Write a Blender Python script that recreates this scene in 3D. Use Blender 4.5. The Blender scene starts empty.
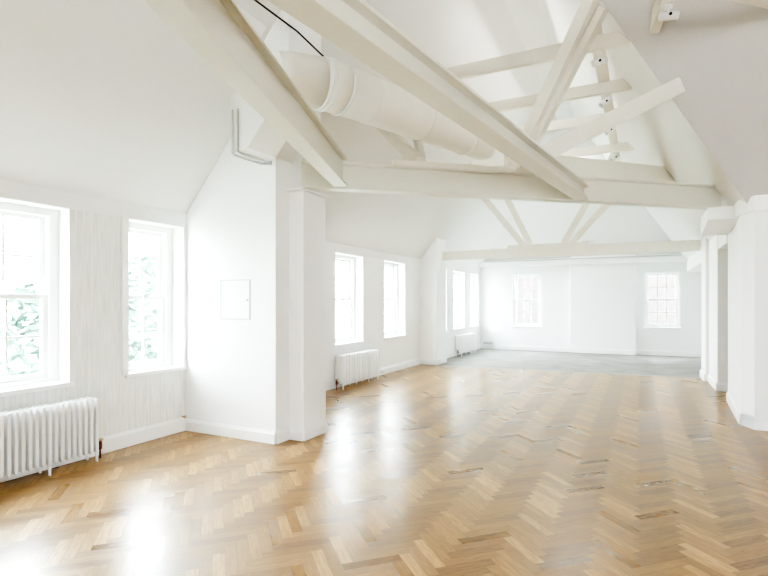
import bpy, bmesh, math, random
from mathutils import Vector, Matrix
random.seed(7)
scn = bpy.context.scene
EXPO = 0.74
COL = scn.collection

# ---------------------------------------------------------------- materials
def new_mat(name):
    m = bpy.data.materials.new(name); m.use_nodes = True
    nt = m.node_tree
    return m, nt, nt.nodes['Principled BSDF']

def paint(name, rgb, rough=0.55, bump=0.0, scale=30.0, var=0.02, stretch=None, spec=0.3):
    m, nt, b = new_mat(name)
    tc = nt.nodes.new('ShaderNodeTexCoord')
    src = tc.outputs['Object']
    if stretch:
        mp = nt.nodes.new('ShaderNodeMapping'); mp.inputs['Scale'].default_value = stretch
        nt.links.new(src, mp.inputs['Vector']); src = mp.outputs['Vector']
    n = nt.nodes.new('ShaderNodeTexNoise'); n.inputs['Scale'].default_value = scale
    n.inputs['Detail'].default_value = 4
    nt.links.new(src, n.inputs['Vector'])
    cr = nt.nodes.new('ShaderNodeValToRGB')
    cr.color_ramp.elements[0].position = 0.3; cr.color_ramp.elements[1].position = 0.7
    cr.color_ramp.elements[0].color = (*[max(0, c - var) for c in rgb], 1)
    cr.color_ramp.elements[1].color = (*[min(1, c + var) for c in rgb], 1)
    nt.links.new(n.outputs['Fac'], cr.inputs['Fac'])
    nt.links.new(cr.outputs['Color'], b.inputs['Base Color'])
    b.inputs['Roughness'].default_value = rough
    b.inputs['Specular IOR Level'].default_value = spec
    if bump:
        bp = nt.nodes.new('ShaderNodeBump'); bp.inputs['Strength'].default_value = bump
        bp.inputs['Distance'].default_value = 0.01
        nt.links.new(n.outputs['Fac'], bp.inputs['Height'])
        nt.links.new(bp.outputs['Normal'], b.inputs['Normal'])
    return m

M = {}
M['wall'] = paint('white_wall_paint', (0.86, 0.865, 0.86), 0.6, 0.03, 60, 0.008)
M['near'] = paint('shaded_ceiling_paint', (0.58, 0.56, 0.545), 0.7, 0.03, 25, 0.008)  # ceiling paint darkened to put shade on the near right slope
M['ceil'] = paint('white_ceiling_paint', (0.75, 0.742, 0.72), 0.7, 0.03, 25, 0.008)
M['rough'] = paint('white_painted_rough_wall', (0.78, 0.775, 0.75), 0.6, 0.9, 1.0, 0.075, (12, 38, 3.2))
M['trim'] = paint('white_gloss_trim', (0.87, 0.87, 0.87), 0.3, 0.0, 20, 0.005)
M['timber'] = paint('bounce_tinted_timber', (0.76, 0.735, 0.65), 0.5, 0.08, 14, 0.012, (1, 1, 1))  # cream made warmer to carry light bounced off the oak floor
M['steel'] = paint('bounce_tinted_steel', (0.66, 0.645, 0.56), 0.42, 0.02, 30, 0.008)  # warm floor bounce tinted into the cream here too
M['duct'] = paint('white_painted_duct', (0.78, 0.75, 0.67), 0.5, 0.05, 10, 0.012)
M['rad'] = paint('white_enamel', (0.87, 0.88, 0.89), 0.25, 0.0, 20, 0.004, None, 0.5)
M['plastic'] = paint('white_plastic', (0.82, 0.83, 0.85), 0.35, 0, 20, 0.004)
M['grey'] = paint('pale_grey_paint', (0.55, 0.57, 0.56), 0.5, 0, 20, 0.02)
M['dark'] = paint('black_plastic', (0.03, 0.03, 0.035), 0.4, 0, 20, 0.005)
M['steelgrey'] = paint('dull_grey_metal', (0.42, 0.44, 0.45), 0.35, 0, 20, 0.02)
M['copper'] = paint('copper', (0.22, 0.095, 0.07), 0.35, 0, 30, 0.04)
M['copper'].node_tree.nodes['Principled BSDF'].inputs['Metallic'].default_value = 0.7
M['brass'] = paint('brass', (0.55, 0.45, 0.28), 0.4, 0, 30, 0.04)
M['brass'].node_tree.nodes['Principled BSDF'].inputs['Metallic'].default_value = 0.6
M['concrete'] = paint('pale_concrete', (0.27, 0.265, 0.24), 0.5, 0.05, 2.2, 0.06)
M['bark'] = paint('tree_bark', (0.20, 0.16, 0.12), 0.9, 0.3, 8, 0.05)
M['ground'] = paint('lawn_ground', (0.40, 0.46, 0.36), 0.9, 0, 2, 0.05)

def leaf_mat():
    m, nt, b = new_mat('leaf_green')
    g = nt.nodes.new('ShaderNodeObjectInfo')
    tc = nt.nodes.new('ShaderNodeTexCoord')
    n = nt.nodes.new('ShaderNodeTexNoise'); n.inputs['Scale'].default_value = 1.6
    nt.links.new(tc.outputs['Object'], n.inputs['Vector'])
    cr = nt.nodes.new('ShaderNodeValToRGB')
    cr.color_ramp.elements[0].position = 0.35; cr.color_ramp.elements[1].position = 0.65
    cr.color_ramp.elements[0].color = (0.04, 0.10, 0.075, 1)
    cr.color_ramp.elements[1].color = (0.15, 0.235, 0.18, 1)
    nt.links.new(n.outputs['Fac'], cr.inputs['Fac'])
    nt.links.new(cr.outputs['Color'], b.inputs['Base Color'])
    b.inputs['Roughness'].default_value = 0.6
    return m
M['leaf'] = leaf_mat()

def glass_mat():
    m = bpy.data.materials.new('window_glass'); m.use_nodes = True
    nt = m.node_tree; nt.nodes.clear()
    out = nt.nodes.new('ShaderNodeOutputMaterial')
    mix = nt.nodes.new('ShaderNodeMixShader')
    tr = nt.nodes.new('ShaderNodeBsdfTransparent'); tr.inputs['Color'].default_value = (0.96, 0.985, 0.98, 1)
    gl = nt.nodes.new('ShaderNodeBsdfGlossy'); gl.inputs['Roughness'].default_value = 0.02
    tc = nt.nodes.new('ShaderNodeTexCoord')
    n = nt.nodes.new('ShaderNodeTexNoise'); n.inputs['Scale'].default_value = 3
    nt.links.new(tc.outputs['Object'], n.inputs['Vector'])
    bp = nt.nodes.new('ShaderNodeBump'); bp.inputs['Strength'].default_value = 0.03
    nt.links.new(n.outputs['Fac'], bp.inputs['Height'])
    nt.links.new(bp.outputs['Normal'], gl.inputs['Normal'])
    mix.inputs['Fac'].default_value = 0.06
    nt.links.new(tr.outputs[0], mix.inputs[1]); nt.links.new(gl.outputs[0], mix.inputs[2])
    nt.links.new(mix.outputs[0], out.inputs['Surface'])
    return m
M['glass'] = glass_mat()

def brick_mat():
    m, nt, b = new_mat('pale_pink_brick')
    tc = nt.nodes.new('ShaderNodeTexCoord')
    mp = nt.nodes.new('ShaderNodeMapping'); mp.inputs['Rotation'].default_value = (math.radians(90), 0, 0)
    nt.links.new(tc.outputs['Object'], mp.inputs['Vector'])
    br = nt.nodes.new('ShaderNodeTexBrick'); br.inputs['Scale'].default_value = 2.2
    br.inputs['Color1'].default_value = (0.032, 0.021, 0.020, 1); br.inputs['Color2'].default_value = (0.044, 0.031, 0.029, 1)
    br.inputs['Mortar'].default_value = (0.06, 0.053, 0.05, 1)
    nt.links.new(mp.outputs['Vector'], br.inputs['Vector'])
    nt.links.new(br.outputs['Color'], b.inputs['Base Color'])
    b.inputs['Roughness'].default_value = 0.9
    return m
M['brick'] = brick_mat()

def herringbone():
    m, nt, b = new_mat('oak_herringbone_parquet')
    N = nt.nodes; L = nt.links
    W = 0.07; n = 5
    def math_(op, a, c=None, d=None):
        nd = N.new('ShaderNodeMath'); nd.operation = op
        for i, v in enumerate((a, c, d)):
            if v is None: continue
            if isinstance(v, (int, float)): nd.inputs[i].default_value = v
            else: L.new(v, nd.inputs[i])
        return nd.outputs[0]
    tc = N.new('ShaderNodeTexCoord'); sp = N.new('ShaderNodeSeparateXYZ')
    L.new(tc.outputs['Object'], sp.inputs[0])
    x, y = sp.outputs[0], sp.outputs[1]
    kf = 1 / (math.sqrt(2) * W)
    u = math_('MULTIPLY', math_('ADD', math_('ADD', x, y), 40.013), kf)
    v = math_('MULTIPLY', math_('ADD', math_('SUBTRACT', y, x), 40.027), kf)
    i = math_('FLOOR', u); j = math_('FLOOR', v)
    k = math_('FLOORED_MODULO', math_('SUBTRACT', i, j), 2 * n)
    isV = math_('GREATER_THAN', k, n - 0.5)
    def mixf(f, a, c):
        return math_('ADD', math_('MULTIPLY', a, math_('SUBTRACT', 1, f)), math_('MULTIPLY', c, f))
    hx = math_('SUBTRACT', i, k)
    vj = math_('SUBTRACT', j, math_('SUBTRACT', 2 * n - 1, k))
    idx = mixf(isV, hx, math_('ADD', i, 500.5)); idy = mixf(isV, j, vj)
    al = mixf(isV, math_('SUBTRACT', u, hx), math_('SUBTRACT', v, vj))
    ac = mixf(isV, math_('SUBTRACT', v, j), math_('SUBTRACT', u, i))
    cid = N.new('ShaderNodeCombineXYZ'); L.new(idx, cid.inputs[0]); L.new(idy, cid.inputs[1])
    wn = N.new('ShaderNodeTexWhiteNoise'); wn.noise_dimensions = '2D'; L.new(cid.outputs[0], wn.inputs['Vector'])
    rnd = wn.outputs['Value']
    # grain, stretched along each block
    cg = N.new('ShaderNodeCombineXYZ')
    L.new(math_('MULTIPLY', al, 0.22), cg.inputs[0]); L.new(math_('MULTIPLY', ac, 2.2), cg.inputs[1])
    L.new(math_('MULTIPLY', rnd, 97), cg.inputs[2])
    ng = N.new('ShaderNodeTexNoise'); ng.inputs['Scale'].default_value = 2.2; ng.inputs['Detail'].default_value = 5
    ng.inputs['Distortion'].default_value = 0.6
    L.new(cg.outputs[0], ng.inputs['Vector'])
    # knots / dark streaks
    ck = N.new('ShaderNodeCombineXYZ')
    L.new(math_('MULTIPLY', al, 0.8), ck.inputs[0]); L.new(math_('MULTIPLY', ac, 1.8), ck.inputs[1])
    L.new(math_('MULTIPLY', rnd, 53), ck.inputs[2])
    nk = N.new('ShaderNodeTexNoise'); nk.inputs['Scale'].default_value = 1.5; nk.inputs['Detail'].default_value = 2
    L.new(ck.outputs[0], nk.inputs['Vector'])
    knot = N.new('ShaderNodeMapRange'); knot.inputs[1].default_value = 0.63; knot.inputs[2].default_value = 0.72
    L.new(nk.outputs['Fac'], knot.inputs[0])
    cf = N.new('ShaderNodeCombineXYZ')
    L.new(math_('MULTIPLY', al, 0.5), cf.inputs[0]); L.new(math_('MULTIPLY', ac, 7), cf.inputs[1]); L.new(math_('MULTIPLY', rnd, 71), cf.inputs[2])
    nf = N.new('ShaderNodeTexNoise'); nf.inputs['Scale'].default_value = 1.6; nf.inputs['Detail'].default_value = 3
    L.new(cf.outputs[0], nf.inputs['Vector'])
    grain = math_('ADD', math_('MULTIPLY', ng.outputs['Fac'], 0.46), math_('MULTIPLY', nf.outputs['Fac'], 0.40))
    tone = math_('ADD', math_('ADD', math_('MULTIPLY', rnd, 0.32), grain), math_('MULTIPLY', isV, 0.17))  # blocks laid one way coloured paler, imitating the sheen along their grain
    cr = N.new('ShaderNodeValToRGB'); e = cr.color_ramp.elements
    e[0].position = 0.30; e[0].color = (0.105, 0.045, 0.008, 1)
    e[1].position = 1.0; e[1].color = (0.54, 0.350, 0.125, 1)
    q = e.new(0.52); q.color = (0.220, 0.120, 0.026, 1)
    q = e.new(0.78); q.color = (0.33, 0.195, 0.052, 1)
    L.new(tone, cr.inputs['Fac'])
    mk = N.new('ShaderNodeMix'); mk.data_type = 'RGBA'; mk.blend_type = 'MULTIPLY'
    L.new(math_('MULTIPLY', knot.outputs[0], 0.32), mk.inputs[0])
    L.new(cr.outputs['Color'], mk.inputs[6]); mk.inputs[7].default_value = (0.42, 0.33, 0.26, 1)
    # seams
    ea = math_('MINIMUM', ac, math_('SUBTRACT', 1, ac))
    el = math_('MINIMUM', al, math_('SUBTRACT', n, al))
    seam = math_('LESS_THAN', math_('MINIMUM', ea, el), 0.022)
    ms = N.new('ShaderNodeMix'); ms.data_type = 'RGBA'; ms.blend_type = 'MULTIPLY'
    L.new(math_('MULTIPLY', seam, 0.55), ms.inputs[0])
    L.new(mk.outputs[2], ms.inputs[6]); ms.inputs[7].default_value = (0.35, 0.25, 0.18, 1)
    L.new(ms.outputs[2], b.inputs['Base Color'])
    # each block sits a touch out of level
    wc = N.new('ShaderNodeTexWhiteNoise'); wc.noise_dimensions = '2D'; L.new(cid.outputs[0], wc.inputs['Vector'])
    off = N.new('ShaderNodeVectorMath'); off.operation = 'SUBTRACT'; off.inputs[1].default_value = (0.5, 0.5, 0.5)
    L.new(wc.outputs['Color'], off.inputs[0])
    sc = N.new('ShaderNodeVectorMath'); sc.operation = 'MULTIPLY'; sc.inputs[1].default_value = (0.014, 0.014, 0)
    L.new(off.outputs[0], sc.inputs[0])
    bp = N.new('ShaderNodeBump'); bp.inputs['Strength'].default_value = 0.02; bp.inputs['Distance'].default_value = 0.004
    L.new(ng.outputs['Fac'], bp.inputs['Height'])
    ad = N.new('ShaderNodeVectorMath'); ad.operation = 'ADD'
    L.new(bp.outputs['Normal'], ad.inputs[0]); L.new(sc.outputs[0], ad.inputs[1])
    nm = N.new('ShaderNodeVectorMath'); nm.operation = 'NORMALIZE'; L.new(ad.outputs[0], nm.inputs[0])
    L.new(nm.outputs[0], b.inputs['Normal'])
    L.new(math_('ADD', 0.27, math_('MULTIPLY', rnd, 0.07)), b.inputs['Roughness'])
    b.inputs['Specular IOR Level'].default_value = 0.8
    return m
M['oak'] = herringbone()

# ---------------------------------------------------------------- mesh helpers
class MB:
    def __init__(self): self.v = []; self.f = []; self.smooth = set()
    def add(self, vs, fs, smooth=False):
        o = len(self.v); self.v += [tuple(p) for p in vs]
        for f in fs:
            if smooth: self.smooth.add(len(self.f))
            self.f.append(tuple(i + o for i in f))
        return self
    def box(self, x0, x1, y0, y1, z0, z1):
        vs = [(x, y, z) for z in (z0, z1) for y in (y0, y1) for x in (x0, x1)]
        return self.add(vs, [(0, 2, 3, 1), (4, 5, 7, 6), (0, 1, 5, 4), (2, 6, 7, 3), (0, 4, 6, 2), (1, 3, 7, 5)])
    def prism(self, prof, fn, a, b):
        """extrude the 2D profile prof; fn(p, q, t) maps a profile point at t"""
        n = len(prof)
        vs = [fn(p, q, a) for p, q in prof] + [fn(p, q, b) for p, q in prof]
        fs = [tuple(range(n)), tuple(range(2 * n - 1, n - 1, -1))]
        fs += [(i, i + n, (i + 1) % n + n, (i + 1) % n) for i in range(n)]
        return self.add(vs, fs)
    def sweep(self, p0, p1, prof, up=(0, 0, 1)):
        """straight bar from p0 to p1; prof is a list of (side, up) offsets"""
        p0 = Vector(p0); p1 = Vector(p1); d = (p1 - p0).normalized(); up = Vector(up)
        s = d.cross(up)
        if s.length < 1e-4: s = d.cross(Vector((1, 0, 0)))
        s.normalize(); w = s.cross(d)
        n = len(prof)
        vs = [p0 + s * a + w * b for a, b in prof] + [p1 + s * a + w * b for a, b in prof]
        fs = [tuple(range(n)), tuple(range(2 * n - 1, n - 1, -1))]
        fs += [(i, (i + 1) % n, (i + 1) % n + n, i + n) for i in range(n)]
        return self.add(vs, fs)
    def bar(self, p0, p1, w, h, up=(0, 0, 1)):
        return self.sweep(p0, p1, [(-w / 2, -h / 2), (w / 2, -h / 2), (w / 2, h / 2), (-w / 2, h / 2)], up)
    def tube(self, pts, r, n=16, caps=True):
        pts = [Vector(p) for p in pts]
        rs = r if isinstance(r, (list, tuple)) else [r] * len(pts)
        t0 = (pts[1] - pts[0]).normalized()
        ref = Vector((0, 0, 1)) if abs(t0.z) < 0.9 else Vector((1, 0, 0))
        vs = []; fs = []
        for i, p in enumerate(pts):
            if i == 0: t = pts[1] - pts[0]
            elif i == len(pts) - 1: t = pts[-1] - pts[-2]
            else:
                t = (pts[i + 1] - p).normalized() + (p - pts[i - 1]).normalized()
            t.normalize()
            s = t.cross(ref)
            if s.length < 1e-3: s = t.cross(Vector((0, 1, 0)))
            s.normalize(); w = s.cross(t); ref = w
            for q in range(n):
                a = 2 * math.pi * q / n
                vs.append(p + (s * math.cos(a) + w * math.sin(a)) * rs[i])
        for i in range(len(pts) - 1):
            for q in range(n):
                q2 = (q + 1) % n
                fs.append((i * n + q, i * n + q2, (i + 1) * n + q2, (i + 1) * n + q))
        self.add(vs, fs, True)
        if caps:
            k = len(self.v) - len(vs)
            self.f.append(tuple(k + q for q in range(n - 1, -1, -1)))
            self.f.append(tuple(k + (len(pts) - 1) * n + q for q in range(n)))
        return self
    def build(self, name, mat, parent=None, bevel=0, solid=0, loc=None):
        me = bpy.data.meshes.new(name)
        me.from_pydata(self.v, [], self.f)
        bm = bmesh.new(); bm.from_mesh(me)
        bm.faces.ensure_lookup_table()
        for i in self.smooth: bm.faces[i].smooth = True
        if not solid: bmesh.ops.recalc_face_normals(bm, faces=bm.faces)
        bm.to_mesh(me); bm.free()
        me.materials.append(mat)
        o = bpy.data.objects.new(name, me); COL.objects.link(o)
        if loc: o.location = loc
        if parent: o.parent = parent
        if bevel:
            md = o.modifiers.new('bevel', 'BEVEL'); md.width = bevel; md.segments = 2; md.limit_method = 'ANGLE'
        if solid:
            md = o.modifiers.new('thick', 'SOLIDIFY'); md.thickness = solid; md.offset = 1
        return o

def tag(o, label, cat, group=None):
    o['label'] = label; o['category'] = cat
    if group: o['group'] = group
    return o
def structure(o): o['kind'] = 'structure'; return o
def thing(name, loc, label, cat, group=None, rz=0):
    o = bpy.data.objects.new(name, None); COL.objects.link(o); o.location = loc; o.rotation_euler = (0, 0, rz)
    o.empty_display_size = 0.1
    return tag(o, label, cat, group)
def hull(name, pts, mat, parent=None):
    bm = bmesh.new()
    for p in pts: bm.verts.new(p)
    r = bmesh.ops.convex_hull(bm, input=bm.verts)
    junk = [g for g in r['geom_interior'] if isinstance(g, bmesh.types.BMVert)]
    if junk: bmesh.ops.delete(bm, geom=junk, context='VERTS')
    bmesh.ops.dissolve_limit(bm, angle_limit=0.02, verts=bm.verts, edges=bm.edges)
    bmesh.ops.recalc_face_normals(bm, faces=bm.faces)
    me = bpy.data.meshes.new(name); bm.to_mesh(me); bm.free(); me.materials.append(mat)
    o = bpy.data.objects.new(name, me); COL.objects.link(o)
    if parent: o.parent = parent
    return o

# ---------------------------------------------------------------- the shell
W = -4.75            # inner face of the left wall
WF = -4.60           # inner face of the left wall in the far bay
YB = -3.5            # back wall, behind the camera
XR = 6.0             # right wall of the near bay
SILL, HEAD = 0.745, 2.365
TOP = 5.99
def Lz(x): return 2.52 + 1.18 * (x + 4.75)            # left roof slope
def Rz(x): return 2.75 + 1.30 * (1.08 - x)            # right roof slope
def Lx(z): return -4.75 + (z - 2.52) / 1.18
def Rx(z): return 1.08 - (z - 2.75) / 1.30
def Fy(z): return 16.2 - (z - 2.75) / 1.18            # far hip
def Py(z): return 7.3 - (z - 2.75) / 1.19             # near right slope

# floors
structure(MB().add([(W - .1, YB, 0), (XR, YB, 0), (XR, 7.45, 0), (2.3, 7.45, 0), (2.3, 11.86, 0), (1.058, 11.79, 0), (-4.126, 11.30, 0), (W - .1, 11.24, 0)],
                   [tuple(range(8))]).build('floor', M['oak']))
structure(MB().add([(W - .1, 11.24, 0), (-4.126, 11.30, 0), (1.058, 11.79, 0), (2.3, 11.86, 0), (2.3, 16.5, 0), (W - .1, 16.5, 0)],
                   [tuple(range(6))]).build('floor_concrete', M['concrete']))
structure(MB().add([(-4.126, 11.30, .0), (1.058, 11.79, .0), (1.055, 11.83, .0), (-4.13, 11.34, .0), (-4.126, 11.30, .004), (1.058, 11.79, .004), (1.055, 11.83, .004), (-4.13, 11.34, .004)],
                   [(4, 5, 6, 7), (0, 1, 5, 4), (1, 2, 6, 5), (2, 3, 7, 6), (3, 0, 4, 7)]).build('trim_floor_seam', M['steelgrey']))

# roof slopes, flat top
structure(MB().add([(W, YB, Lz(W)), (W, Fy(2.52), 2.52), (-1.81, Fy(TOP), TOP), (-1.81, YB, TOP)], [(0, 3, 2, 1)]).build('ceiling_left', M['ceil']))
structure(MB().add([(W, Fy(2.52), 2.52), (Rx(2.52), Fy(2.52), 2.52), (Rx(TOP), Fy(TOP), TOP), (-1.81, Fy(TOP), TOP)], [(0, 1, 2, 3)]).build('ceiling_far', M['ceil']))
structure(MB().add([(Rx(2.52), Py(2.52), 2.52), (Rx(TOP), Py(TOP), TOP), (Rx(TOP), Fy(TOP), TOP), (Rx(2.52), Fy(2.52), 2.52)], [(0, 1, 2, 3)]).build('ceiling_right', M['ceil']))
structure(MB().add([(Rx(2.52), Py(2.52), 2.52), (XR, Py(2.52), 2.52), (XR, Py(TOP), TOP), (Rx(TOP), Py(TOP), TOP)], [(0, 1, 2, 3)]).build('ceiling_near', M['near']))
structure(MB().add([(-1.81, YB, TOP), (XR, YB, TOP), (XR, Py(TOP), TOP), (Rx(TOP), Py(TOP), TOP), (Rx(TOP), Fy(TOP), TOP), (-1.81, Fy(TOP), TOP)], [tuple(range(6))]).build('ceiling_top', M['ceil']))

def wall_along_y(mb, x0, x1, y0, y1, z1, holes):
    """wall slab x0..x1 with window holes (ya, yb) between SILL and HEAD"""
    y = y0
    for a, b in sorted(holes):
        if a > y: mb.box(x0, x1, y, a, 0, z1)
        mb.box(x0, x1, a, b, 0, SILL); mb.box(x0, x1, a, b, HEAD, z1)
        y = b
    mb.box(x0, x1, y, y1, 0, z1)
near_holes = [(-0.55, 0.6), (1.78, 2.93), (3.535, 4.245)]  # first hole is an unseen window added to bring in light
mid_holes = [(7.575, 8.565), (9.486, 10.522)]
far_holes = [(12.15, 12.87), (13.44, 14.43), (15.02, 15.82)]
mb = MB(); wall_along_y(mb, W - .36, W, YB, 4.9, 2.54, near_holes)
structure(mb.build('wall_left', M['rough']))
mb = MB(); wall_along_y(mb, W - .36, W, 4.9, 12.0, 2.54, mid_holes)
structure(mb.build('wall_left_middle', M['wall']))
mb = MB(); wall_along_y(mb, WF - .36, WF, 12.0, 16.5, 2.74, far_holes)
structure(mb.build('wall_left_far', M['wall']))
# smooth band over the near windows and the casing strip beside the second window
structure(MB().box(W, W + .012, YB, 4.29, HEAD + .004, 2.53).build('trim_1', M['wall']))
mb = MB().box(W, W + .022, 3.465, 3.532, SILL, HEAD + .03).box(W, W + .018, 4.245, 4.288, SILL - .03, HEAD + .03)
structure(mb.build('trim_2', M['trim']))
structure(MB().box(W, W + .012, 4.96, 11.4, HEAD + .02, 2.53).build('trim_3', M['wall']))

# first pier and its side column
fy = lambda p, q, t: (p, t, q)
structure(MB().prism([(W, 0), (-3.43, 0), (-3.43, Lz(-3.43)), (W, Lz(W))], fy, 4.29, 4.96).build('wall_pier_left', M['wall'], bevel=.006))
structure(MB().box(-3.435, -3.24, 4.52, 4.96, 0, 2.70).build('wall_column_left', M['wall'], bevel=.006))
structure(MB().box(-3.43, -3.215, 4.46, 5.0, 2.705, 2.728).build('trim_column_cap', M['trim'], bevel=.004))
# second pier
structure(MB().prism([(W, 0), (-4.32, 0), (-4.32, Lz(-4.32)), (W, Lz(W))], fy, 11.4, 12.06).build('wall_pier_left_far', M['wall'], bevel=.006))

# far wall: window bay, chimney breast, recessed window bay
def wall_along_x(mb, y0, y1, x0, x1, z1, holes):
    x = x0
    for a, b, s, h in holes:
        mb.box(x, a, y0, y1, 0, z1); mb.box(a, b, y0, y1, 0, s); mb.box(a, b, y0, y1, h, z1); x = b
    mb.box(x, x1, y0, y1, 0, z1)
FA = (-3.60, -2.70, .74, 2.36); FB = (.114, .984, .78, 2.33)
mb = MB(); wall_along_x(mb, 16.12, 16.5, WF - .36, -1.86, 2.80, [FA]); structure(mb.build('wall_far_left', M['wall']))
structure(MB().box(-1.86, -.11, 16.04, 16.5, 0, 2.85).build('wall_far_breast', M['wall'], bevel=.01))
mb = MB(); wall_along_x(mb, 16.24, 16.5, -.11, 2.3, 2.80, [FB]); structure(mb.build('wall_far_right', M['wall']))
structure(MB().box(WF, 1.17, 15.93, 16.04, 2.60, 2.80).build('trim_cornice_far', M['trim'], bevel=.01))
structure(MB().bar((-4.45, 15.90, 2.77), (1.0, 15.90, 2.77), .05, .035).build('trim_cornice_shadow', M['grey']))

# right wall: near pier with a splayed corner, opening, second and third pier, downstand
fz = lambda p, q, t: (p, q, t)
structure(MB().prism([(1.1, 7.52), (1.2, 7.3), (XR, 7.3), (XR, 7.6), (1.5, 7.6), (1.5, 9.24), (1.19, 9.24)], fz, 0, 2.75).build('wall_right', M['wall']))
structure(MB().box(1.16, 1.5, 10.17, 11.9, 0, 2.75).build('wall_right_middle', M['wall'], bevel=.006))
structure(MB().box(1.10, 1.5, 11.30, 12.0, 0, 2.75).build('wall_right_far', M['wall'], bevel=.006))
structure(MB().box(1.17, 1.5, 9.24, 10.17, 2.39, 2.75).build('wall_right_lintel', M['wall']))
structure(MB().box(1.15, 1.5, 12.0, 16.24, 2.33, 2.75).build('wall_right_downstand', M['wall']))
structure(MB().box(2.2, 2.4, 7.6, 16.5, 0, 2.8).build('wall_right_alcove', M['wall']))
structure(MB().box(1.5, 2.4, 7.6, 16.5, 2.6, 2.7).build('ceiling_alcove', M['ceil']))
structure(MB().prism([(7.83, 2.57), (8.72, 2.46), (8.72, 2.728), (7.83, 2.728)], lambda p, q, t: (t, p, q), .79, 1.13).build('trim_right_bulkhead', M['wall'], bevel=.006))
mb = MB().prism([(1.075, 7.51), (1.185, 7.275), (XR, 7.275), (XR, 7.4), (1.3, 7.4), (1.3, 7.82), (1.075, 7.82)], fz, 2.56, 2.745)
structure(mb.build('trim_right_cap', M['trim'], bevel=.01))
# shell of the near bay behind and right of the camera
structure(MB().box(XR, XR + .2, YB, 7.6, 0, 6.1).build('wall_right_near', M['wall']))
mb = MB(); 
x = W - .36
for a, b in [(2.0, 3.4)]:  # unseen opening added to let light in behind the camera
    mb.box(x, a, YB - .3, YB, 0, 6.1); mb.box(a, b, YB - .3, YB, 0, SILL); mb.box(a, b, YB - .3, YB, 2.6, 6.1); x = b
mb.box(x, XR + .2, YB - .3, YB, 0, 6.1)
structure(mb.build('wall_back', M['wall']))

# baseboards: upright with a rounded-over top
def base(name, p0, p1, side, h=.15, t=.022):
    """runs p0 -> p1 along the floor; side = +1 thickens to the left of travel"""
    p0 = Vector((*p0, 0)); p1 = Vector((*p1, 0)); d = (p1 - p0).normalized(); nrm = Vector((-d.y, d.x, 0)) * side
    prof = [(0, .004), (t, .004), (t, h - .03), (t * .55, h - .012), (t * .45, h), (0, h)]
    vs = [p0 + nrm * a + Vector((0, 0, b)) for a, b in prof] + [p1 + nrm * a + Vector((0, 0, b)) for a, b in prof]
    n = len(prof)
    fs = [tuple(range(n)), tuple(range(2 * n - 1, n - 1, -1))] + [(i, (i + 1) % n, (i + 1) % n + n, i + n) for i in range(n)]
    return structure(MB().add(vs, fs).build(name, M['trim']))
base('baseboard_left', (W, YB), (W, 4.29), -1, .165)
base('baseboard_pier_left', (W, 4.29), (-3.43, 4.29), -1, .135)
base('baseboard_pier_left_side', (-3.43, 4.29), (-3.43, 4.52), -1, .135)
base('baseboard_column_front', (-3.43, 4.52), (-3.24, 4.52), -1, .12, .02)
base('baseboard_column_side', (-3.24, 4.52), (-3.24, 4.96), -1, .12, .02)
base('baseboard_left_middle', (W, 4.96), (W, 11.4), -1, .15)
base('baseboard_pier_far', (W, 11.4), (-4.32, 11.4), -1, .15)
base('baseboard_pier_far_side', (-4.32, 11.4), (-4.32, 12.06), -1, .15)
base('baseboard_left_far', (WF, 12.06), (WF, 16.12), -1, .15)
base('baseboard_far_left', (WF, 16.12), (-1.86, 16.12), -1, .15)
base('baseboard_far_breast', (-1.86, 16.04), (-.11, 16.04), -1, .15)
base('baseboard_far_right', (-.11, 16.24), (2.2, 16.24), -1, .15)
base('baseboard_right_splay', (1.1, 7.52), (1.2, 7.3), 1 * -1 if False else 1, .15)
base('baseboard_right_front', (1.2, 7.3), (XR, 7.3), -1, .15)
base('baseboard_right_side', (1.19, 9.24), (1.1, 7.52), -1, .15)
base('baseboard_right_middle', (1.16, 11.3), (1.16, 10.17), -1, .15)
base('baseboard_right_middle_front', (1.16, 10.17), (1.5, 10.17), -1, .15)
base('baseboard_right_far', (1.10, 12.0), (1.10, 11.3), -1, .15, .03)

# ---------------------------------------------------------------- sash windows
def sash(w, z0, z1, y, cols, rows, mat, name, parent, st=.048, mun=.02, dep=.04):
    mb = MB()
    mb.box(0, st, y, y + dep, z0, z1).box(w - st, w, y, y + dep, z0, z1)
    mb.box(st, w - st, y, y + dep, z0, z0 + st).box(st, w - st, y, y + dep, z1 - st * .8, z1)
    iw = w - 2 * st; ih = z1 - z0 - 1.8 * st
    for c in range(1, cols):
        x = st + iw * c / cols; mb.box(x - mun / 2, x + mun / 2, y + .006, y + dep - .006, z0 + st, z1 - st * .8)
    for r in range(1, rows):
        z = z0 + st + ih * r / rows; mb.box(st, w - st, y + .008, y + dep - .008, z - mun / 2, z + mun / 2)
    o = mb.build(name, mat, parent)
    g = MB().box(st, w - st, y + dep * .5 - .002, y + dep * .5 + .002, z0 + st, z1 - st * .8)
    go = g.build('pane', M['glass'], o)
    return o

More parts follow.
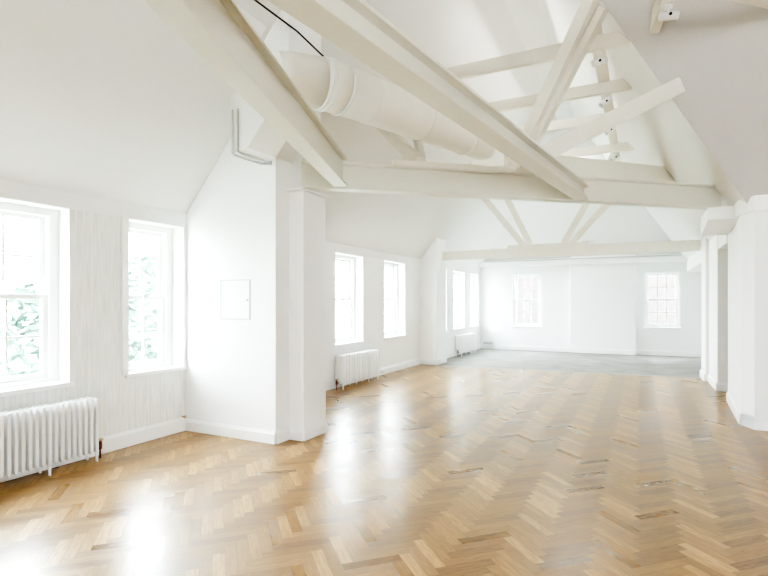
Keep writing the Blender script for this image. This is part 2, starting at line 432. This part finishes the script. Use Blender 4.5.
def window(num, loc, rz, w, z0, z1, cols, deep=.17, fw=.082, sill=True, horn=False):
    """local x along the wall, local y outward, z up; origin at floor level on the inner wall face"""
    root = bpy.data.objects.new('window_%d' % num, None); COL.objects.link(root)
    root.location = loc; root.rotation_euler = (0, 0, rz); structure(root)
    mb = MB()
    mb.box(0, fw, deep, deep + .14, z0, z1).box(w - fw, w, deep, deep + .14, z0, z1)
    mb.box(fw, w - fw, deep, deep + .14, z1 - fw * .8, z1).box(fw, w - fw, deep, deep + .16, z0, z0 + .05)
    mb.build('frame', M['trim'], root)
    zi0, zi1 = z0 + .05, z1 - fw * .8; zm = (zi0 + zi1) / 2
    up = bpy.data.objects.new('sashes', None)
    a = sash(w - 2 * fw, zm - .02, zi1, deep + .075, cols, 2, M['trim'], 'upper_sash', root)
    b = sash(w - 2 * fw, zi0, zm + .02, deep + .025, cols, 2, M['trim'], 'lower_sash', root)
    a.location.x = fw; b.location.x = fw
    MB().box(w / 2 - .03, w / 2 + .03, deep + .0, deep + .026, zm + .0, zm + .03).build('catch', M['grey'], b).location.x = -fw
    if horn:
        for px in (.22, w - .22): MB().box(px - .04, px + .04, deep - .0, deep + .026, zi0 + .01, zi0 + .03).build('sash_lift', M['steelgrey'], b).location.x = -fw
    if sill:
        MB().box(0, w, 0, deep + .01, z0 - .002, z0 + .012).box(-.035, w + .035, -.035, 0, z0 - .03, z0 + .012).build('sill', M['trim'], root, bevel=.006)
    return root
R90 = math.pi / 2
wn = 1
for (a, b), c in zip(near_holes, (3, 3, 2)):
    window(wn, (W, a, 0), R90, b - a, SILL, HEAD, c); wn += 1
for a, b in mid_holes: window(wn, (W, a, 0), R90, b - a, SILL, HEAD, 3); wn += 1
for a, b in far_holes: window(wn, (WF, a, 0), R90, b - a, SILL, HEAD, 2); wn += 1
window(wn, (FA[0], 16.12, 0), 0, FA[1] - FA[0], FA[2], FA[3], 3, .10, .075); wn += 1
window(wn, (FB[0], 16.24, 0), 0, FB[1] - FB[0], FB[2], FB[3], 3, .06, .05, True, True); wn += 1

# ---------------------------------------------------------------- steel beams
def ibeam(name, p0, p1, z0, z1, w, label, tf=.022, tw=.05):
    h = z1 - z0; a = w / 2; t = tw / 2
    prof = [(-a, 0), (a, 0), (a, tf), (t, tf + .008), (t, h - tf - .008), (a, h - tf), (a, h), (-a, h), (-a, h - tf), (-t, h - tf - .008), (-t, tf + .008), (-a, tf)]
    o = MB().sweep((*p0, z0), (*p1, z0), prof).build(name, M['steel'], bevel=.003)
    return tag(o, label, 'beam')
TD = Vector((.770, .638)); TN = Vector((-.638, .770)); T0 = Vector((-2.87, 4.771)) + TN * .075
def Tp(s): return T0 + TD * s
ibeam('steel_beam', Tp(-.47), Tp(5.02), 2.73, 3.03, .15,
      'cream steel cross beam spanning the room from the left column to the right pier')
ibeam('steel_beam', (-.643 - .1597 * 5.78, 6.43 - 1.2 * 5.78), (-.628, 6.56), 2.73, 2.90, .160,
      'wide cream steel beam running diagonally overhead from the top edge into the middle of the cross beam')
ibeam('steel_beam', (-1.745 + .33 * 1.08, 1.448 - .944 * 1.08), (-2.855, 4.65), 2.73, 3.036, .15,
      'cream steel beam at the upper left running into the left end of the cross beam above the column')
# timber plate lying on the cross beam
q0, q1 = Tp(.55), Tp(3.3)
tag(MB().bar((*q0, 3.062), (*q1, 3.062), .11, .06).build('timber_plate', M['timber'], bevel=.004),
    'narrow cream timber plate lying along the top of the steel cross beam', 'beam')

def timber(name, p0, p1, w, h, label, group=None, cat='beam', up=(0, 0, 1), parent=None):
    o = MB().bar(p0, p1, w, h, up).build(name, M['timber'], parent, bevel=.005)
    if parent is None: tag(o, label, cat, group)
    return o
CZ = 4.345
for y, lab in [(6.07, 'cream timber collar tie across the roof, nearest of the four and highest in view'),
               (7.39, 'cream timber collar tie across the roof, second from the front'),
               (8.61, 'cream timber collar tie across the roof, third from the front, half behind the raking tie'),
               (10.33, 'cream timber collar tie across the roof, farthest of the four just above the tie beam')]:
    prof = [(Lx(CZ - .075), CZ - .075), (Rx(CZ - .075), CZ - .075), (Rx(CZ + .075), CZ + .075), (Lx(CZ + .075), CZ + .075)]
    o = MB().prism(prof, fy, y - .04, y + .04).build('collar_tie', M['timber'], bevel=.005)
    tag(o, lab, 'beam', 'timber collar ties under the roof ridge')
tag(MB().box(-.50, -.36, 5.75, 12.4, CZ + .076, CZ + .106).build('lighting_board', M['timber'], bevel=.003),
    'long cream board laid over the collar ties carrying the row of spotlights', 'board')
# second timber tie beam behind the cross beam, its end cut to the roof slope
z0, z1 = 3.40, 3.70
def t2(x, z): return (x, 8.09 + (x + 1.08) * .993, z)
mb = MB()
n2 = Vector((-.705, .71, 0)) * .06
pr = [Vector(t2(-1.74, z0)), Vector(t2(Rx(z0) - .0, z0)), Vector(t2(Rx(z1) - .0, z1)), Vector(t2(-1.74, z1))]
mb.add([p - n2 for p in pr] + [p + n2 for p in pr], [(0, 1, 2, 3), (7, 6, 5, 4), (0, 4, 5, 1), (1, 5, 6, 2), (2, 6, 7, 3), (3, 7, 4, 0)])
tag(mb.build('tie_beam', M['timber'], bevel=.004), 'deep cream timber tie beam just behind the steel cross beam at right, end cut to the roof slope', 'beam')

# raking struts on the cross beam
timber('roof_strut', (-2.26, 5.39, 3.10), (-3.36, 6.28, 4.10), .09, .13, 'slanting cream strut rising leftward from the cross beam plate to behind the duct', 'struts standing on the cross beam', 'strut')
timber('roof_strut', (-2.24, 5.45, 3.10), (-2.98, 6.60, 4.59), .08, .12, 'upright cream strut beside the left slanting one, going up behind the duct', 'struts standing on the cross beam', 'strut')
timber('roof_strut', (-1.36, 6.20, 3.10), (-.41, 5.62, 4.66), .12, .24, 'broad cream strut rising steeply past the collar ties to the top edge', 'struts standing on the cross beam', 'strut', (0, 1, 0))
timber('roof_strut', (-1.30, 6.27, 3.10), (-.34, 5.76, 4.55), .08, .16, 'thinner cream strut close behind the broad steep one', 'struts standing on the cross beam', 'strut', (0, 1, 0))
timber('raking_tie', (-.95, 5.30, 2.96), (.39, 6.38, 3.85), .07, .17, 'cream timber tie raking from the diagonal steel beam up to the shaded slope at right', None, 'beam')
timber('raking_tie', (.130, 5.99, 4.365), (1.55, -.7, 5.90), .09, .18, 'short visible end of a cream timber at the top edge above the clip spotlight', None, 'beam')
timber('raking_tie', (1.349, 6.06, 4.30), (-1.37, 1.17, 3.0), .10, .14, 'pale timber edge just visible in the top right corner of the shaded slope', None, 'beam')

# far truss
tr = thing('roof_truss', (-1.6, 11.9, 2.52), 'cream timber roof truss with paired slanting struts in front of the far room', 'truss')
def trp(o): o.location = (1.6, -11.9, -2.52); return o
trp(MB().box(-4.43, 1.065, 11.82, 11.98, 2.52, 2.735).build('tie_beam', M['timber'], tr, bevel=.006))
trp(MB().box(-2.75, -.98, 11.84, 11.96, 2.737, 2.81).build('plate', M['timber'], tr, bevel=.004))
for a, b, dy in [((-2.40, 2.81), (-3.40, 4.10), -.03), ((-2.24, 2.81), (-3.05, 4.48), .03), ((-1.50, 2.81), (-.46, 4.72), .03), ((-1.34, 2.81), (-.06, 4.20), -.03)]:
    trp(MB().bar((a[0], 11.9 + dy, a[1]), (b[0], 11.9 + dy, b[1]), .055, .135).build('strut', M['timber'], tr, bevel=.004))
trp(MB().box(-1.12, -.90, 11.87, 11.93, 2.812, 2.83).build('bolt_plate', M['grey'], tr))

# ---------------------------------------------------------------- boxed bulkhead, conduits, duct
A = Vector((-3.60, 4.05, 3.085)); Bl = Vector((-3.82, 4.05, 3.035)); C = Vector((-3.435, 4.29, 3.02)); Dl = Vector((-3.62, 4.29, 2.98))
k = .52
A2 = A + Vector((1, 0, 1.18)) * k; C2 = C + Vector((1, 0, 1.18)) * (k - .15)
pts = [Bl, A, C, Dl, A2, C2, Vector((Bl.x, 4.05, Lz(Bl.x))), Vector((Bl.x, 4.29, Lz(Bl.x))), Vector((A2.x, 4.05, Lz(A2.x))), Vector((C2.x, 4.29, Lz(C2.x))), Vector((C2.x, 4.6, Lz(C2.x))), C2 + Vector((0, .3, 0)), C + Vector((0, .3, 0))]
tag(hull('duct_boxing', pts, M['wall']), 'white boxed bulkhead with a slanting underside at the top of the left pier', 'boxing')
for dx, lab in ((0, 'left of the two thin grey conduits bent round the white bulkhead'), (.07, 'right of the two thin grey conduits bent round the white bulkhead')):
    zt = 3.50
    p = [(-3.79 + dx, 4.035, zt), (-3.79 + dx, 4.035, 3.05 + dx * .2), (-3.775 + dx, 4.05, 3.028 + dx * .2), (-3.60 + dx * .9, 4.268, 2.968 + dx * .15), (-3.47, 4.268, 2.955 + dx * .3)]
    tag(MB().tube(p, .011, 10).build('conduit', M['grey']), lab, 'pipe', 'conduits on the bulkhead')

du = thing('ventilation_duct', (-2.8, 4.4, 3.69), 'big round white ventilation duct hanging under the left roof slope', 'duct')
def dup(o): o.location = (2.8, -4.4, -3.69); return o
P0 = Vector((-3.13, 3.90, 3.69)); P1_ = Vector((-2.82, 4.40, 3.70)); P2 = Vector((-1.77, 6.72, 3.60))
d01 = (P1_ - P0).normalized(); d12 = (P2 - P1_).normalized()
dup(MB().tube([P0, P0 + d01 * .12, P1_ - d01 * .12], [.20, .225, .25], 40).build('inlet_cone', M['duct'], du))
dup(MB().tube([P1_ - d01 * .12, P1_, P1_ + d12 * .14], [.252, .252, .252], 40).build('flexible_collar', M['duct'], du))
for q in (-.11, -.05, .13):
    c = P1_ + (d01 if q < 0 else d12) * q
    dup(MB().tube([c - d12 * .008, c + d12 * .008], [.263, .263], 40).build('clamp_band', M['plastic'], du))
sp = [P1_ + d12 * .14 + (P2 - P1_ - d12 * .14) * t for t in (0, .18, .5, .8, .93, .98, 1)]
dup(MB().tube(sp, [.248, .245, .242, .24, .235, .19, .12], 40).build('duct_run', M['duct'], du))
for t in (.19, .5, .8):
    c = P1_ + (P2 - P1_) * t
    dup(MB().tube([c - d12 * .006, c + d12 * .006], [.252, .252], 40).build('joint_band', M['duct'], du))
def onL(x, y, d=.02): return (x + d * .76, y, Lz(x) - d * .65)
tag(MB().tube([onL(-3.22, 2.6, .03), onL(-3.22, 3.675, .05), (-3.0, 4.08, 4.15), (-2.85, 4.40, 3.965)], .009, 8).build('cable', M['dark']),
    'thin black cable running along the roof slope down to the round duct', 'cable')
tag(MB().bar(onL(-3.34, 2.55, .05), onL(-3.34, 3.92, .05), .12, .06, (.76, 0, -.65)).build('cable_tray', M['plastic'], bevel=.006),
    'white cable tray fixed to the roof slope behind the upper left steel beam', 'tray')

# ---------------------------------------------------------------- spotlights
def spotlight(loc, aim, label, drop=.10, group='track spotlights in the roof'):
    """hangs from loc by a short stem; head points along aim"""
    r = thing('spotlight', loc, label, 'spotlight', group)
    MB().box(-.035, .035, -.045, .045, -.02, 0).build('mount', M['plastic'], r, bevel=.004)
    MB().tube([(0, 0, -.02), (0, 0, -drop)], .010, 10).build('stem', M['plastic'], r)
    a = Vector(aim).normalized(); c = Vector((0, 0, -drop - .03))
    h = MB().tube([c - a * .085, c - a * .08, c + a * .07, c + a * .085], [.025, .038, .038, .044], 20).build('lamp_head', M['plastic'], r)
    MB().tube([c + a * .085, c + a * .092], [.038, .036], 20).build('lens', M['steelgrey'], h)
    s = a.cross(Vector((0, 0, 1))).normalized()
    MB().tube([c - s * .047, c + s * .047], .014, 12).build('pivot', M['dark'], r)
    return r
bz = CZ + .076
for y, lab in [(6.42, 'white spotlight under the lighting board, just behind the front collar tie'),
               (7.74, 'white spotlight under the lighting board, partly hidden by the raking tie'),
               (9.05, 'white spotlight under the lighting board, behind the third collar tie'),
               (10.80, 'white spotlight under the lighting board, farthest, above the tie beam')]:
    spotlight((-.43, y, bz), (.75, .35, .25) if y < 7 else (-.6, -.3, -.5), lab)
spotlight((.245, 5.60, 4.345), (.9, .35, .05), 'white spotlight hanging from the timber end at the top right, on the shaded slope', .07)
spotlight((-2.21, 14.15, Fy(0) * 0 + 2.75 + (16.2 - 14.15) * 1.18 - .005), (.1, -.8, -.6), 'small spotlight on the far roof slope between the truss struts', .10)

# ---------------------------------------------------------------- radiators
def radiator(loc, n, pitch, h, depth, label, feet, valve_end):
    """local x runs along the wall, local y out from the wall into the room (rotated to face +X)"""
    r = thing('column_radiator', loc, label, 'radiator', None, -R90)
    w = pitch * .54
    mb = MB()
    zb, zt = .085, h
    for yy in (0, depth / 2, depth):
        pr = [(-w / 2, zb + .03), (-w * .3, zb), (w * .3, zb), (w / 2, zb + .03), (w / 2, zt - .03), (w * .3, zt), (-w * .3, zt), (-w / 2, zt - .03)]
        mb.prism(pr, fy, yy - .016, yy + .016)
    mb.box(-w * .22, w * .22, 0, depth, zb + .05, zt - .05)
    mb.box(-w * .42, w * .42, 0, depth, zb + .005, zb + .05).box(-w * .42, w * .42, 0, depth, zt - .05, zt - .004)
    proto = mb.build('section', M['rad'], r, bevel=.008)
    secs = [proto]
    for i in range(1, n):
        c = proto.copy(); COL.objects.link(c); c.parent = r; secs.append(c)
    for i, s in enumerate(secs): s.location.x = (i + .5) * pitch
    hb = MB().tube([(0, depth / 2, zb + .028), (n * pitch, depth / 2, zb + .028)], .019, 14).tube([(0, depth / 2, zt - .03), (n * pitch, depth / 2, zt - .03)], .019, 14)
    hb.build('header_pipe', M['rad'], r)
    for i in feet:
        for yy in (0, depth):
            x = (i + .5) * pitch
            MB().tube([(x, yy, zb + .03), (x, yy, .02), (x, yy, 0)], [.016, .011, .015], 10).build('foot', M['rad'], r)
    x = -.055 if valve_end < 0 else n * pitch + .055
    xe = 0 if valve_end < 0 else n * pitch
    MB().tube([(xe, depth / 2, zb + .03), (x, depth / 2, zb + .03)], .010, 10).tube([(x, depth / 2, zb + .04), (x, depth / 2, 0)], .009, 10).build('pipe', M['copper'], r)
    v = MB().tube([(x, depth / 2, zb - .0), (x, depth / 2, zb + .02), (x, depth / 2, zb + .06), (x, depth / 2, zb + .085)], [.014, .018, .018, .012], 12).build('valve', M['copper'], r)
    MB().tube([(x, depth / 2, zb + .085), (x, depth / 2, zb + .10), (x, depth / 2, zb + .105)], [.03, .03, .02], 12).build('valve_wheel', M['brass'], v)
    return r
radiator((W + .045, 3.10, 0), 30, .0535, .60, .14, 'white column radiator under the near left window', (0, 8, 16, 24), -1)
radiator((W + .06, 8.85, 0), 15, .093, .585, .14, 'white column radiator under the middle window, beyond the pier', (0, 4, 9, 14), 1)
radiator((WF + .06, 14.88, 0), 15, .093, .58, .14, 'white column radiator in the far bay beside the concrete floor', (0, 5, 9, 14), 1)

# ---------------------------------------------------------------- small fittings
ap = thing('access_panel', (-3.99, 4.29, 1.305), 'square white access hatch with a small lock on the left pier', 'hatch')
mb = MB()
for a in ((-.217, -.205, 0, .442), (.205, .217, 0, .442), (-.205, .205, 0, .012), (-.205, .205, .430, .442)): mb.box(a[0], a[1], -.008, 0, a[2], a[3])
mb.build('frame', M['grey'], ap)  # grey outline stands in for the shadow gap round the door
MB().box(-.198, .198, -.006, 0, .019, .423).build('door', M['wall'], ap, bevel=.002)
MB().tube([(.180, -.006, .215), (.180, -.011, .215)], .009, 12).build('lock', M['dark'], ap)
for y, lab in ((9.10, 'white double wall socket on the baseboard next to the middle radiator'), (9.29, 'white double wall socket on the baseboard, farther of the two by the middle radiator')):
    s = thing('wall_socket', (W + .022, y, .035), lab, 'socket', 'sockets on the left baseboard', -R90)
    MB().box(-.073, .073, 0, .012, 0, .086).build('plate', M['plastic'], s, bevel=.003)
    for x in (-.037, .037):
        MB().box(x - .018, x + .018, .012, .0135, .018, .05).build('outlet', M['grey'], s)
        MB().box(x - .009, x + .009, .012, .016, .058, .074).build('switch', M['plastic'], s)
v = thing('vent_grille', (-4.33, 16.097, .13), 'low grey vent box on the far wall near the left corner', 'vent')
MB().box(-.15, .15, -.10, 0, .025, .10).build('body', M['grey'], v, bevel=.005)
MB().box(-.14, .14, -.103, -.10, .035, .045).box(-.14, .14, -.103, -.10, .055, .065).box(-.14, .14, -.103, -.10, .075, .085).build('slat', M['steelgrey'], v)
pv = thing('pipe_stub', (W + .055, 4.22, .165), 'small brass capped pipe stub in the corner beside the left pier', 'pipe')
MB().tube([(-.033, 0, .012), (.03, 0, .012)], .010, 10).build('pipe', M['brass'], pv)
MB().tube([(.012, 0, -.002), (.012, 0, .03)], [.016, .013], 10).build('cap', M['brass'], pv)

# ---------------------------------------------------------------- outdoors
structure(MB().add([(-60, -40, -3.2), (-5.4, -40, -3.2), (-5.4, 60, -3.2), (-60, 60, -3.2)], [(0, 1, 2, 3)]).build('ground', M['ground']))
structure(MB().add([(-5.4, 17, -3.2), (40, 17, -3.2), (40, 60, -3.2), (-5.4, 60, -3.2)], [(0, 1, 2, 3)]).build('ground_far', M['ground']))
def tree(x, y, r, zc, label, n=5200, leaf=.13):
    t = thing('garden_tree', (x, y, -3.2), label, 'tree', 'trees outside the left windows')
    rng = random.Random(int(x * 31 + y * 17))
    mb = MB(); zc += 3.2
    for _ in range(n):
        while True:
            p = Vector((rng.uniform(-1, 1), rng.uniform(-1, 1), rng.uniform(-1, 1)))
            if .35 < p.length < 1: break
        q = p * r; q.z *= 1.15
        q += Vector((math.sin(q.z * 3) * .12, math.cos(q.z * 2.4) * .12, 0)); q.z += zc
        a = Vector((rng.uniform(-1, 1), rng.uniform(-1, 1), rng.uniform(-.6, .6))).normalized()
        b = a.cross(Vector((rng.uniform(-1, 1), rng.uniform(-1, 1), rng.uniform(-1, 1)))).normalized()
        s = leaf * rng.uniform(.6, 1.3)
        mb.add([q - a * s, q + b * s * .55, q + a * s, q - b * s * .55], [(0, 1, 2, 3)])
    mb.build('foliage', M['leaf'], t)
    MB().tube([(0, 0, 0), (.05, .03, zc * .5), (0, 0, zc)], [.16, .12, .07], 10).build('trunk', M['bark'], t)
tree(-9.6, 3.3, 1.7, .25, 'green leafy tree outside the near window, low at the left')
tree(-10.4, 6.9, 1.7, .3, 'green leafy tree outside the near window, toward its right side')
tree(-13.2, 10.9, 2.0, .75, 'green leafy tree seen through the second window from the left')
b = thing('brick_building', (-1.5, 25, -3.2), 'pale pink brick building seen through the far windows', 'building')
MB().box(-7, 6, 0, 4, 0, 12).build('wall', M['brick'], b)

# ---------------------------------------------------------------- light
w = bpy.data.worlds.new('World'); scn.world = w; w.use_nodes = True
nt = w.node_tree; bg = nt.nodes['Background']
tc = nt.nodes.new('ShaderNodeTexCoord'); sp_ = nt.nodes.new('ShaderNodeSeparateXYZ')
nt.links.new(tc.outputs['Generated'], sp_.inputs[0])
cr = nt.nodes.new('ShaderNodeValToRGB')
cr.color_ramp.elements[0].position = 0.0; cr.color_ramp.elements[0].color = (0.90, 0.95, 1.0, 1)
cr.color_ramp.elements[1].position = 1.0; cr.color_ramp.elements[1].color = (0.80, 0.90, 1.0, 1)
nt.links.new(sp_.outputs[2], cr.inputs['Fac'])
nt.links.new(cr.outputs['Color'], bg.inputs['Color'])
bg.inputs['Strength'].default_value = 46

def area(name, loc, rot, sx, sy, power, col=(1, 1, 1), portal=False):
    l = bpy.data.lights.new(name, 'AREA'); l.shape = 'RECTANGLE'; l.size = sx; l.size_y = sy; l.energy = power; l.color = col
    o = bpy.data.objects.new(name, l); COL.objects.link(o); o.location = loc; o.rotation_euler = rot
    if portal: l.cycles.is_portal = True
    return o
# portals in the window openings (pointing into the room)
for (a, b_) in near_holes + mid_holes:
    area('window_portal', (W - .34, (a + b_) / 2, 1.55), (0, -R90, 0), 1.6, b_ - a, 1, portal=True)
for (a, b_) in far_holes:
    area('window_portal', (WF - .34, (a + b_) / 2, 1.55), (0, -R90, 0), 1.6, b_ - a, 1, portal=True)
for f in (FA, FB):
    area('window_portal', ((f[0] + f[1]) / 2, 16.48, 1.55), (-R90, 0, 0), f[1] - f[0], 1.6, 1, portal=True)
# soft fill lamps with no visible source, added to brighten the room
area('back_fill', (2.7, YB + .1, 1.7), (R90, 0, 0), 1.4, 1.8, 2, (1, .98, .95))  # added fill, set in front of the back opening
area('floor_fill', (.6, -1.6, .08), (R90 * 2, 0, 0), 3.0, 2.4, 3, (1, .96, .90))  # unseen lamp added to light the beam undersides from below
area('roof_fill', (-1.5, 9.0, 4.62), (R90 * 2, 0, 0), .8, 5.0, 6, (1, .99, .97))  # unseen lamp added to brighten the roof behind the collar ties
area('far_bay_fill', (-1.6, 13.6, 5.3), (0, 0, 0), 1.0, 1.2, 45, (.94, .98, 1))  # added lamp, lifts the far room
area('middle_bay_fill', (-1.6, 8.6, 5.7), (0, 0, 0), .35, 4.0, 40, (1, .99, .97))  # added lamp, whitens the slopes of the middle bay

# ---------------------------------------------------------------- camera
cam = bpy.data.cameras.new('camera'); co = bpy.data.objects.new('camera', cam); COL.objects.link(co)
cam.sensor_width = 36; cam.lens = 510 / 768 * 36
cam.shift_y = (302 - 288) / 768
co.location = (0, 0, 1.5); co.rotation_euler = (math.radians(90), 0, math.radians(26.66))
cam.clip_start = .05; cam.clip_end = 300
scn.camera = co
scn.view_settings.view_transform = 'AgX'
scn.view_settings.look = 'AgX - Very High Contrast'
scn.view_settings.exposure = EXPO
scn.view_settings.gamma = 0.72
scn.cycles.use_denoising = True
scn.cycles.denoising_prefilter = 'ACCURATE'
scn.cycles.max_bounces = 16
scn.cycles.diffuse_bounces = 10
scn.cycles.transparent_max_bounces = 16
scn.cycles.sample_clamp_indirect = 30
